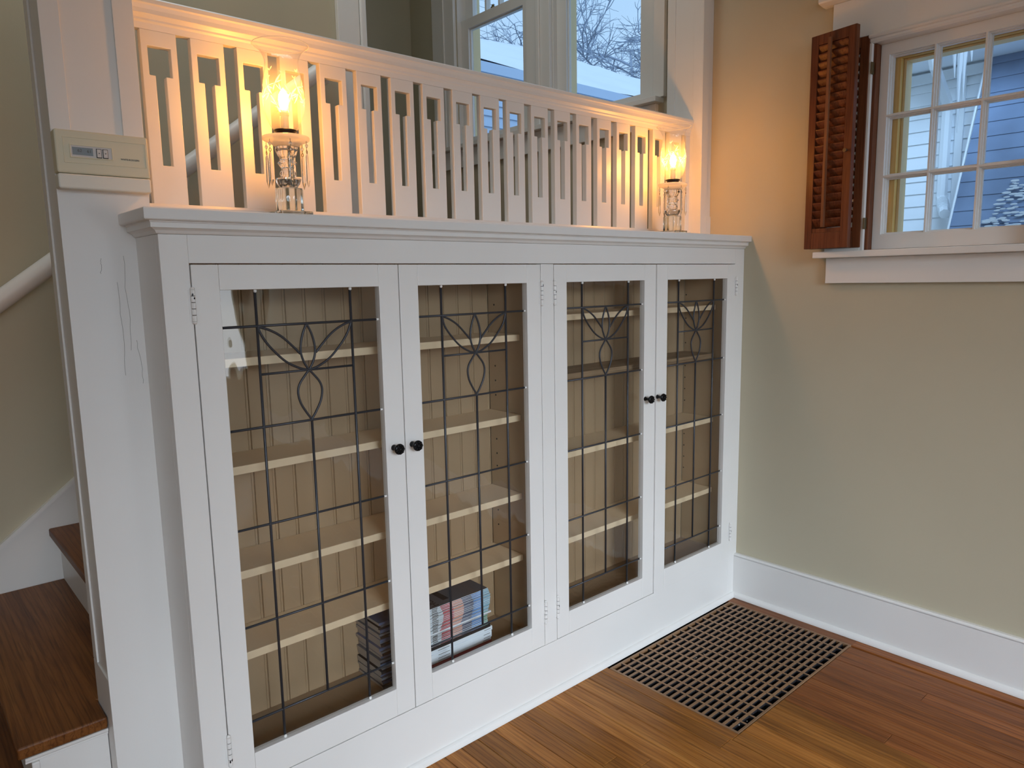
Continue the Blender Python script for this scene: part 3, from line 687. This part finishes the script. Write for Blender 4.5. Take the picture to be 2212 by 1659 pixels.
rm = random.Random(11)
zc = .2050; stack = []
# from the bottom: journals, a thick dark one, picture-spined run, a pale one, picture-spined run
spec = [('darkred', .0085), ('j', .009), ('j', .0085), ('j', .012), ('j', .0125), ('black', .0105)] + [('p', .0046)]*7 + [('pale', .0052)] + [('p', .0045)]*16
tot = len(spec); npic = 0
MX0 = .535
for i, (kind, t) in enumerate(spec):
    z0, z1 = zc+.0001, zc+t; zc += t
    yj = .075+rm.uniform(-.0015, .002); n = tot-i
    g = 'magazines in the picture-spined stack'
    if kind == 'p':
        u = (z0-.27)/.105
        w = lambda k: .012*math.sin(PI*min(max((z0-.305)/.070, 0), 1)) if z0 > .305 else .004*math.sin(PI*(z0-.27)/.03)
        bs = [.610+w(0), .6475+w(1)*.9, .6830+w(2)*.9, .7170+w(3)*.9, .7560+w(4)*.6]
        x1 = .778+.012*math.sin(PI*min(max((z0-.300)/.08, 0), 1)) + rm.uniform(-.001, .001)
        last = 10 if z0 < .305 else 5
        b, mats = magazine(MX0, x1, yj, .2035, z0, z1, seg[9], [v+rm.uniform(-.0008, .0008) for v in bs], [0, 1, 2, 3, 4, last])
        what = 'thin magazine with a striped multicolour spine'
    else:
        c = {'darkred': seg[7], 'j': seg[6], 'black': seg[8], 'pale': seg[6]}[kind]
        x1 = {'pale': .792, 'black': .787}.get(kind, .790+rm.uniform(-.006, .008))
        b, mats = magazine(MX0, x1, yj-(.001 if kind == 'pale' else 0), .2035, z0, z1, c)
        what = {'darkred': 'slim journal with a dark red spine', 'j': 'journal with a plain pale blue-white spine', 'black': 'thick dark brown-black magazine', 'pale': 'magazine with a plain white spine'}[kind]
    o = b.build('magazine', mats); 
    tag(o, f'{what}, {(ORD[i]+" from the bottom" if i < 8 else ORD[n-1]+" from the top") if n > 1 else "topmost"} of the right stack', 'magazine', g)
    stack.append(o)
    if kind == 'j':                                       # printed lines on the spine
        lb = MB(); lb.box(.60, .64, yj-.0002, yj, (z0+z1)/2-.0007, (z0+z1)/2+.0007); lb.box(x1-.03, x1-.006, yj-.0002, yj, (z0+z1)/2-.0007, (z0+z1)/2+.0007); lb.build('spine_print', M['greyink'], o)
    if kind == 'p':
        lb = MB(); lb.box(.584, .602+rm.uniform(-.003, .004), yj-.0002, yj, z0+.0012, z1-.0012); lb.build('spine_print', M['greyink'], o)
ztop = zc
text('cover_title', 'HUMAN', .030, (.606, .138, ztop+.0002), M['ink'], stack[-1], rot=(0, 0, PI/2), bold=True)
o = MB().box(.64, .66, .10, .16, ztop+.0001, ztop+.0003).build('cover_print', M['ink'], stack[-1])
# second stack, further left behind the door stile, page ends showing
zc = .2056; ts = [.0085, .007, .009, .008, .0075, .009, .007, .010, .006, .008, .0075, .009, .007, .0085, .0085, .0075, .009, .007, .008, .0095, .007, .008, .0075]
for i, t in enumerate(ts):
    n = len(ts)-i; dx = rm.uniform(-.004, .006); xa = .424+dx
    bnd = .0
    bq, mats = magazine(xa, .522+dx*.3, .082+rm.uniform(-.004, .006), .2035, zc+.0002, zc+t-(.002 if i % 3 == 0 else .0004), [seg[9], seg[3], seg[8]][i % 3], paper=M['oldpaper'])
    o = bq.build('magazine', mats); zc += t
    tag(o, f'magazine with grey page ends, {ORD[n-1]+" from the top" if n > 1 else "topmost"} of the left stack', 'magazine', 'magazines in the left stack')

# ================================================================== FLOOR GRATE
gr_ = thing('floor_grate', 'brown cast iron floor grate set in the oak floor by the bookcase corner', 'grate', ((GX0+GX1)/2, (GY0+GY1)/2, 0))
nx, ny = 15, 20; fw = .0075; D = .022
us = [GX0, GX0+fw, GX1-fw, GX1]; vs = [GY1, GY1+fw, GY0-fw, GY0]
ZT_ = .0012
MB().plate(us, vs, lambda i, j: i == 1 and j == 1, -D, ZT_, lambda u, v, d: (u, v, d)).build('frame', M['iron'], gr_, bevel=.0012)
px_ = (GX1-GX0-2*fw)/nx; py_ = (GY0-GY1-2*fw)/ny
def bar(b, x0, x1, y0, y1, zt, zb):
    b.q([(x0, y0, zt), (x1, y0, zt), (x1, y1, zt), (x0, y1, zt)], 0)
    for A in ([(x0, y0), (x1, y0)], [(x1, y0), (x1, y1)], [(x1, y1), (x0, y1)], [(x0, y1), (x0, y0)]):
        b.q([(*A[0], zt-.0012), (*A[1], zt-.0012), (*A[1], zb), (*A[0], zb)], 1); b.q([(*A[0], zt), (*A[1], zt), (*A[1], zt-.0012), (*A[0], zt-.0012)], 0)
    return b
l0 = None
for k in range(1, nx):
    x = GX0+fw+k*px_
    if l0 is None: l0 = bar(MB(), -.0030, .0030, GY1+fw, GY0-fw, ZT_+.0004, -D).build('long_bar', [M['iron'], M['ironside']], gr_, at=(x, 0, 0))
    else: c = l0.copy(); COL.objects.link(c); c.location.x = x
l0 = None
for k in range(1, ny):
    y = GY0-fw-k*py_
    if l0 is None: l0 = bar(MB(), GX0+fw, GX1-fw, -.0043, .0043, ZT_-.0004, -D).build('cross_bar', [M['iron'], M['ironside']], gr_, at=(0, y, 0))
    else: c = l0.copy(); COL.objects.link(c); c.location.y = y
dk = MB(); dk.box(GX0+.002, GX1-.002, GY1+.002, GY0-.002, -.45, -.449)
for a in ((GX0+.001, GX0+.002, GY1+.002, GY0-.002), (GX1-.002, GX1-.001, GY1+.002, GY0-.002), (GX0+.002, GX1-.002, GY1+.001, GY1+.002), (GX0+.002, GX1-.002, GY0-.002, GY0-.001)): dk.box(*a, -.45, -D-.001)
dk.build('duct', M['duct'], gr_)
# lint and chips caught in the slots
ln = MB(); rl = random.Random(5)
for cxl, cyl, nn in ((1.50, -.19, 14), (1.30, -.46, 8), (1.50, -.31, 3), (1.42, -.21, 2)):
    for _ in range(nn):
        x = cxl+rl.uniform(-.06, .05)*(1 if nn > 5 else .3); y = cyl+rl.uniform(-.02, .02); s_ = rl.uniform(.002, .006)
        ln.q([(x, y, -.006), (x+s_, y+.001, -.004), (x+s_*.8, y+s_, -.005), (x-.001, y+s_*.9, -.004)])
o = ln.build('lint', M['paper'], gr_); o['kind'] = 'stuff'

# ================================================================== CASEMENT WINDOW (right wall)
w1 = sroot('window_1', (W, -.68, 1.33))
def WB(n, m, dims, bevel=.0015, **k): return B(n, m, w1, dims, bevel, **k)
WB('stool', M['white'], (W-.060, W+.03, -1.09, -.289, 1.3105, 1.3318), .003)
WB('apron', M['white'], (W-.020, W-.0005, -1.055, -.3185, 1.2265, 1.3100), .0015)
WB('side_casing', M['white'], (W-.020, W-.0005, -.428, -.311, 1.332, 1.996))
WB('side_casing', M['white'], (W-.020, W-.0005, -1.055, -.935, 1.332, 1.996))
WB('head_casing', M['whiteh'], (W-.022, W-.0005, -1.060, -.309, 1.9965, 2.118))
MB().prism([(W-.022, 2.1185), (W-.052, 2.1225), (W-.055, 2.1265), (W-.055, 2.150), (W-.0005, 2.150), (W-.0005, 2.1185)], -1.09, -.274, 'y').build('crown_cap', M['whiteh'], w1)
MB().prism([(W-.026, 1.9962), (W-.030, 1.9905), (W-.026, 1.9860), (W-.018, 1.9845), (W-.018, 1.9780), (W-.012, 1.9730), (W+.03, 1.9725), (W+.03, 1.9962)], -.934, -.4285, 'y').build('head_stop', M['whiteh'], w1)
WB('jamb_strip', M['white'], (W-.019, W-.004, -.4365, -.4285, 1.333, 1.972), .001)
WB('jamb_strip', M['shutter'], (W-.003, W+.031, -.4445, -.4322, 1.333, 1.972), .001, label='dark stained hanging strip')
WB('jamb_strip', M['white'], (W-.019, W+.031, -.934, -.9195, 1.333, 1.972), .001)
# sash: three stepped layers make the bead around each light
gy0, gp, gz0, gzp = -.4710, .1348, 1.9387, .1883
sash = part('sash', w1)
for li, (xa_, xb_, ins) in enumerate(((W+.030, W+.041, 0), (W+.041, W+.053, .0030), (W+.053, W+.064, .0062))):
    ys_ = [-.9185]; 
    for i in (2, 1, 0): ys_ += [gy0-i*gp-.1292+ins, gy0-i*gp-ins]
    ys_ += [-.445]
    zs_ = [1.3350]
    for j in (2, 1, 0): zs_ += [gz0-j*gzp-(.1828 if j < 2 else .1800)+ins, gz0-j*gzp-ins]
    zs_ += [1.9725]
    MB().plate(ys_, zs_, lambda i, j: i % 2 == 1 and j % 2 == 1, xa_, xb_, YZ).build('sash_frame', M['white'], sash, bevel=.0008 if li < 2 else 0)
for i in range(3):
    for j in range(3):
        po_ = MB().box(W+.057, W+.059, gy0-i*gp-.1245, gy0-i*gp-.0045, gz0-j*gzp-.176, gz0-j*gzp-.007).build('pane', M['pane'], sash)
        ctr = Vector((W+.058, gy0-i*gp-.0646, 0)); rz_ = Matrix.Rotation(math.radians(2.6), 4, 'Z'); po_.data.transform(Matrix.Translation(ctr) @ rz_ @ Matrix.Translation(-ctr))   # old panes sit a little out of true
# yellow painted outer frame
for dims in ((W+.068, W+.135, -.4925, -.4325, 1.335, 1.984), (W+.068, W+.135, -.9295, -.885, 1.335, 1.984), (W+.068, W+.135, -.885, -.4925, 1.9305, 1.984)): WB('outer_frame', M['yellow'], dims, .001)
for dims in ((W+.09, W+.137, -.5010, -.4927, 1.335, 1.930), (W+.09, W+.137, -.8845, -.5012, 1.9235, 1.930)): WB('outer_stop', M['paleyellow'], dims, .001)
WB('outer_sill', M['yellow'], (W+.068, W+.16, -.92, -.44, 1.325, 1.3345), .001)
# ================================================================== SHUTTER
sh_ = thing('shutter', 'mahogany louvred shutter folded open beside the casement window', 'shutter', (W-.06, -.34, 1.3418))
def shutter_panel(ax, ay, bx, by, z0, z1, rod):
    """panel from hinge edge a to free edge b (plan points of its front face), built in its own frame"""
    pn = part('panel', sh_)
    A = Vector((ax, ay, 0)); Bv = Vector((bx, by, 0)); d = Bv-A; wd = d.length; d.normalize(); nrm = Vector((d.y, -d.x, 0))
    if nrm.x > 0: nrm = -nrm
    T = lambda u, v, w_: tuple(A+d*u-nrm*w_+Vector((0, 0, v)))
    th_ = .019; stw = .0265; rt, rb = .032, .052
    def put(b, n, m=M['shutter'], **k): return b.build(n, m, pn, **k)
    def tb(u0, u1, v0, v1, w0, w1):
        b = MB(); a = [T(u, v, w_) for w_ in (w0, w1) for v in (v0, v1) for u in (u0, u1)]
        for t in ((0, 2, 3, 1), (4, 5, 7, 6), (0, 1, 5, 4), (2, 6, 7, 3), (0, 4, 6, 2), (1, 3, 7, 5)): b.q([a[i] for i in t])
        return b
    put(tb(0, stw, z0, z1, 0, th_), 'stile', bevel=.0015); put(tb(wd-stw, wd, z0, z1, 0, th_), 'stile', bevel=.0015)
    put(tb(stw, wd-stw, z1-rt, z1, .0005, th_-.0005), 'rail', bevel=.001); put(tb(stw, wd-stw, z0, z0+rb, .0005, th_-.0005), 'rail', bevel=.001)
    put(tb(stw, wd-stw, z0+rb+.0002, z0+rb+.014, .003, th_-.003), 'rail', bevel=.001)
    za, zb = z0+rb+.018, z1-rt-.004; nl = 22; pt = (zb-za)/nl
    for k in range(nl):
        zc_ = za+(k+.5)*pt; b = MB(); ln_ = .0185; ang = math.radians(52); tk = .0028
        sec = []
        for q in range(10):
            a = 2*PI*q/10; uu, vv = ln_*math.cos(a), tk*math.sin(a); sec.append((uu*math.cos(ang)-vv*math.sin(ang), uu*math.sin(ang)+vv*math.cos(ang)))
        w_ = lambda s_: th_/2+s_[0]*.85
        Aq = [T(stw+.001, zc_-s_[1], w_(s_)) for s_ in sec]; Bq = [T(wd-stw-.001, zc_-s_[1], w_(s_)) for s_ in sec]
        b.q(Aq); b.q(Bq[::-1])
        for q in range(10): b.q([Aq[q], Aq[(q+1) % 10], Bq[(q+1) % 10], Bq[q]])
        put(b, 'louver')
    if rod: put(tb(wd*.47-.0055, wd*.47+.0055, za-.002, zb+.016, -.0150, -.0050), 'tilt_rod', M['rod'], bevel=.002)
    if rod:
        kb = MB(); kb.tube([T(wd-stw*.55, 1.645, 0), T(wd-stw*.55, 1.645, -.010)], .003, 8); kb.tube([T(wd-stw*.55, 1.645, -.009), T(wd-stw*.55, 1.645, -.014)], .0062, 10); put(kb, 'knob', M['wire'])
    return pn
shutter_panel(W-.024, -.430, W-.041, -.268, 1.3418, 1.995, False)
shutter_panel(W-.066, -.262, W-.088, -.4165, 1.3418, 2.022, True)
for z in (1.418, 1.897):
    B('hinge', M['brass'], sh_, (W-.024, W-.002, -.4400, -.4375, z-.018, z+.018), .0005, label='tarnished brass hinge')
for z in (1.45, 1.9): B('hinge', M['brass'], sh_, (W-.066, W-.042, -.2655, -.2635, z-.02, z+.02), .0005)

# ================================================================== LANDING WINDOWS
cs = sroot('trim_window_surround', (W, 1.1, 1.95))
for y0, y1 in ((1.7105, 1.90), (1.0, 1.155), (.362, .4145)): B('casing', M['white'], cs, (W-.020, W-.0005, y0, y1, 1.9665, 3.20), .0015)
for y0, y1 in ((1.785, 1.800), (1.060, 1.085)): B('casing_bead', M['white'], cs, (W-.029, W-.0205, y0, y1, 1.9665, 3.20), .004)
B('stool', M['white'], cs, (W-.055, W+.028, .376, 1.94, 1.9455, 1.9660), .002)
B('apron', M['white'], cs, (W-.020, W-.0005, .40, 1.905, 1.8535, 1.9450), .0015)
B('head_casing', M['white'], cs, (W-.022, W-.0005, .362, 1.90, 3.2005, 3.32), .0015)
for wi, (y0, y1, _, _) in ((2, wa), (3, wb)):
    w2 = sroot(f'window_{wi}', (W, (y0+y1)/2, 1.96))
    for a, b_ in ((y0, y0+.006), (y1-.006, y1)): B('jamb', M['paleyellow'] if False else M['white'], w2, (W, W+.138, a, b_, 1.956, 3.149), 0)
    lo = part('lower_sash', w2); up_ = part('upper_sash', w2)
    a, b_ = y0+.0065, y1-.0065; sw = .060
    for li, (xa_, xb_, ins) in enumerate(((W+.022, W+.034, 0), (W+.034, W+.048, .006))):
        MB().plate([a, a+sw+(.03 if wi == 3 else 0)+ins, b_-sw-ins, b_], [1.9665, 2.0052+ins, 2.551-ins, 2.600], lambda i, j: i == 1 and j == 1, xa_, xb_, YZ).build('sash_frame', M['white'], lo, bevel=.001)
    MB().box(W+.040, W+.0425, a+sw+.004, b_-sw-.004, 2.008, 2.546).build('pane', M['pane'], lo)
    ug = [a]; n = 4; iw = (b_-a-2*sw)/n
    for k in range(n): ug += [a+sw+k*iw+(.006 if k else 0), a+sw+(k+1)*iw-(.006 if k < n-1 else 0)]
    ug += [b_]
    MB().plate(ug, [2.56, 2.60, 3.10, 3.148], lambda i, j: i % 2 == 1 and j == 1, W+.055, W+.085, YZ).build('sash_frame', M['white'], up_, bevel=.001)
    for k in range(n): MB().box(W+.070, W+.072, ug[1+2*k], ug[2+2*k], 2.60, 3.10).build('pane', M['pane'], up_)
    MB().lathe([(.012, 2.6002), (.012, 2.606), (.007, 2.612), (.007, 2.618)], (W+.034, (a+b_)/2+.02), 12).build('sash_lock', M['brass'], lo)
    MB().box(W+.09, W+.138, y0+.006, y0+.022, 1.98, 3.148).build('storm_stop', M['paleyellow'], w2); MB().box(W+.09, W+.138, y1-.022, y1-.006, 1.98, 3.148).build('storm_stop', M['paleyellow'], w2)
    B('outer_sill', M['white'], w2, (W+.05, W+.17, y0, y1, 1.956, 1.980), 0)

# ================================================================== OUTSIDE
gd = MB().box(W+.3, 40, -20, 40, -.75, -.6).build('ground_snow', M['snow']); gd['kind'] = 'structure'
NX = 4.6
nh = thing('neighbour_house', 'white clapboard house with downspout and steep slate-blue roof beyond the casement window', 'house', (NX, -.5, -.6))
B('wall_core', M['siding'], nh, (NX+.012, NX+.3, -4.0, 1.5, -.6, 2.5), 0)
zz = -.55
while zz < 2.40:
    MB().prism([(NX+.012, zz), (NX-.006, zz), (NX+.004, zz+.0775), (NX+.012, zz+.0775)], -4.0, 1.5, 'y').build('siding_board', M['siding'], nh); zz += .0766
B('corner_board', M['siding'], nh, (NX-.022, NX-.006, .105, .148, -.55, 2.425), .002)
B('frieze_board', M['siding'], nh, (NX-.03, NX-.004, -4.0, 1.5, 2.412, 2.470), .002)
B('soffit', M['siding'], nh, (NX-.34, NX, -4.0, 1.5, 2.486, 2.500), .002)
gx = NX-.34
MB().prism([(gx, 2.49), (gx-.05, 2.50), (gx-.075, 2.545), (gx-.075, 2.570), (gx, 2.570)], -.10, 1.5, 'y').build('gutter', M['siding'], nh)
MB().prism([(gx-.07, 2.571), (gx-.06, 2.60), (gx+.2, 2.72), (NX+.3, 2.98), (NX+.3, 2.571)], -.12, 1.5, 'y').build('roof_snow', M['snow'], nh, label='snow lying on the eave')
def rtube(b, path, w): b.tube(path, w, 4)
b = MB(); b.tube([(gx-.03, .18, 2.50), (gx+.02, .18, 2.43), (NX-.06, .19, 2.28), (NX-.045, .19, 2.22), (NX-.045, .19, 1.72), (NX-.07, .17, 1.66), (NX-.19, .12, 1.60)], .030, 8); b.build('downspout', M['siding'], nh)
for k in range(7):
    t = k/6; b = MB(); p = Vector((NX-.062, .178, 1.685)).lerp(Vector((NX-.13, .145, 1.63)), t); q = Vector((-.8, -.3, -.4-.2*t)).normalized()
    b.tube([tuple(p), tuple(p+q*.006)], .0345, 8); b.build('elbow_rib', M['siding'], nh)
ic = MB(); ri = random.Random(4)
for y_, L in ((.02, .52), (.0, .35), (.05, .22), (-.03, .15), (.9, .08), (.6, .05)):
    ic.tube([(gx-.06, y_, 2.55), (gx-.055, y_+.004, 2.55-L*.5), (gx-.05, y_, 2.55-L)], .02, 6, taper=[.022, .010, .002])
ic.build('icicle', M['snow'], nh)
# steep shingled slope: stepped courses from the eave up to the wall
n = 17; z_lo, z_hi = 1.10, 2.525; x_lo, x_hi = 4.18, 4.585
for k in range(n):
    t0, t1 = k/n, (k+1.12)/n
    za, zb = z_lo+(z_hi-z_lo)*t0, z_lo+(z_hi-z_lo)*t1; xa_, xb_ = x_lo+(x_hi-x_lo)*t0, x_lo+(x_hi-x_lo)*t1
    yl = lambda z: .062-.078*(z-1.33)/1.19
    b = MB()
    P4 = [(xa_-.008, yl(za), za), (xa_-.008, -3.6, za), (xb_-.002, -3.6, zb), (xb_-.002, yl(zb), zb)]; Q4 = [(x+.02, y_, z) for x, y_, z in P4]
    b.q(P4); b.q(Q4[::-1])
    for j in range(4): b.q([P4[j], Q4[j], Q4[(j+1) % 4], P4[(j+1) % 4]])
    b.build('shingle_course', M['shingle'], nh)
b = MB(); b.tube([(x_lo-.02, .075, z_lo), (x_hi-.03, -.01, z_hi)], .006, 6); b.build('rake_edge', M['siding'], nh)
B('ridge_board', M['siding'], nh, (NX-.05, NX-.006, -3.6, .0, 2.52, 2.56), 0)
rs = random.Random(9); sp = MB()
for _ in range(420):
    z = rs.uniform(1.28, 1.76); t = (z-z_lo)/(z_hi-z_lo); edge = -.06-.42*max(0, z-1.36)-.07*abs(math.sin(z*37))*rs.random()
    y_ = edge-rs.random()**1.3*.50; x = x_lo+(x_hi-x_lo)*t-.022; r = rs.uniform(.005, .013)
    pr2 = [(0, -1), (.8, -.5), (1, 0), (.8, .5), (0, 1)]
    R = [[(x-.010*c_, y_+r*1.9*c_*math.cos(2*PI*j/7), z+r*.55*h_*1.0+r*.3*c_*math.sin(2*PI*j/7)) for j in range(7)] for c_, h_ in pr2]
    for A, C in zip(R, R[1:]):
        for j in range(7): sp.q([A[j], A[(j+1) % 7], C[(j+1) % 7], C[j]])
o = sp.build('snow_clumps', M['snow'], nh); o['kind'] = 'stuff'
# second house, snow-covered roof beyond the landing windows
h2 = thing('far_house', 'house with a snow-covered roof beyond the landing windows', 'house', (7, 5, -.6))
B('wall', M['bluewall'], h2, (2.9, 13, 4.02, 7.9, -.6, 3.24), 0)
zz = 2.4
while zz < 3.2:
    MB().prism([(4.02, zz), (3.997, zz), (4.010, zz+.1), (4.02, zz+.1)], 2.9, 13, 'x').build('siding_board', M['bluewall'], h2); zz += .1
B('fascia', M['bluewall'], h2, (2.7, 13.2, 3.945, 3.99, 3.17, 3.262), 0)
b = MB(); us = [2.6+.2*k for k in range(55)]; vsn = 12; rr_ = random.Random(2); H = {}
for i, u in enumerate(us):
    for j in range(vsn+1):
        v = j/vsn; ridge = 4.33-.05*max(0, 6.3-u)*.6
        H[i, j] = (u, 3.96+v*2.06, 3.268+(ridge-3.268)*v+.02*math.sin(u*2.1+j)+rr_.uniform(-.012, .012)*(0 < j < vsn))
for i in range(len(us)-1):
    for j in range(vsn): b.q([H[i, j], H[i+1, j], H[i+1, j+1], H[i, j+1]])
    b.q([H[i, vsn], H[i+1, vsn], (us[i+1], 8.1, 3.2), (us[i], 8.1, 3.2)])
b.build('roof_snow', M['snow'], h2, smooth=True, label='smooth white snow over the roof slope')
# bare trees
def tree(x, y, z, h, r, seed, lean, label):
    t = thing('bare_tree', label, 'tree', (x, y, z), 'bare winter trees behind the snowy roof'); rt = random.Random(seed)
    tk = MB(); br = MB()
    tk.tube([(x, y, z), (x+lean*h*.2, y, z+h*.25), (x+lean*h*.5, y, z+h*.5)], r, 8, taper=[r*1.3, r, r*.8])
    def grow(p, d, L, rad, lvl):
        pts = [p]; q = p.copy(); dd = d.copy()
        for k in range(4):
            dd = (dd+Vector((rt.gauss(0, .16), rt.gauss(0, .16), rt.gauss(-.02, .14)))).normalized(); q = q+dd*L/4; pts.append(q.copy())
        br.tube([tuple(v) for v in pts], rad, 4 if lvl else 6, taper=[rad*(1-.14*k) for k in range(5)])
        if lvl >= 4: return
        for k in range(5):
            s_ = rt.uniform(.3, 1.0); i = min(3, int(s_*4)); base = pts[i].lerp(pts[i+1], s_*4-i if s_ < 1 else 1)
            nd = (dd+Vector((rt.gauss(0, .75), rt.gauss(0, .75), rt.gauss(.05, .55)))).normalized()
            grow(base, nd, L*rt.uniform(.5, .72), rad*.6, lvl+1)
    top = Vector((x+lean*h*.5, y, z+h*.5))
    for k in range(9):
        a = 2*PI*k/9+rt.random(); grow(top-Vector((0, 0, rt.random()*h*.15)), Vector((math.cos(a), math.sin(a), rt.uniform(.1, .9))).normalized(), h*.30, r*.34, 0)
    tk.build('trunk', M['bark'], t); br.build('branch_crown', M['bark'], t)['kind'] = 'stuff'
tree(15.2, 10.6, -.6, 11.5, .18, 5, .02, 'bare branching tree seen through the right landing window')
tree(13.4, 24.0, -.6, 14.0, .17, 8, .02, 'bare fine-twigged tree seen through the left landing window')
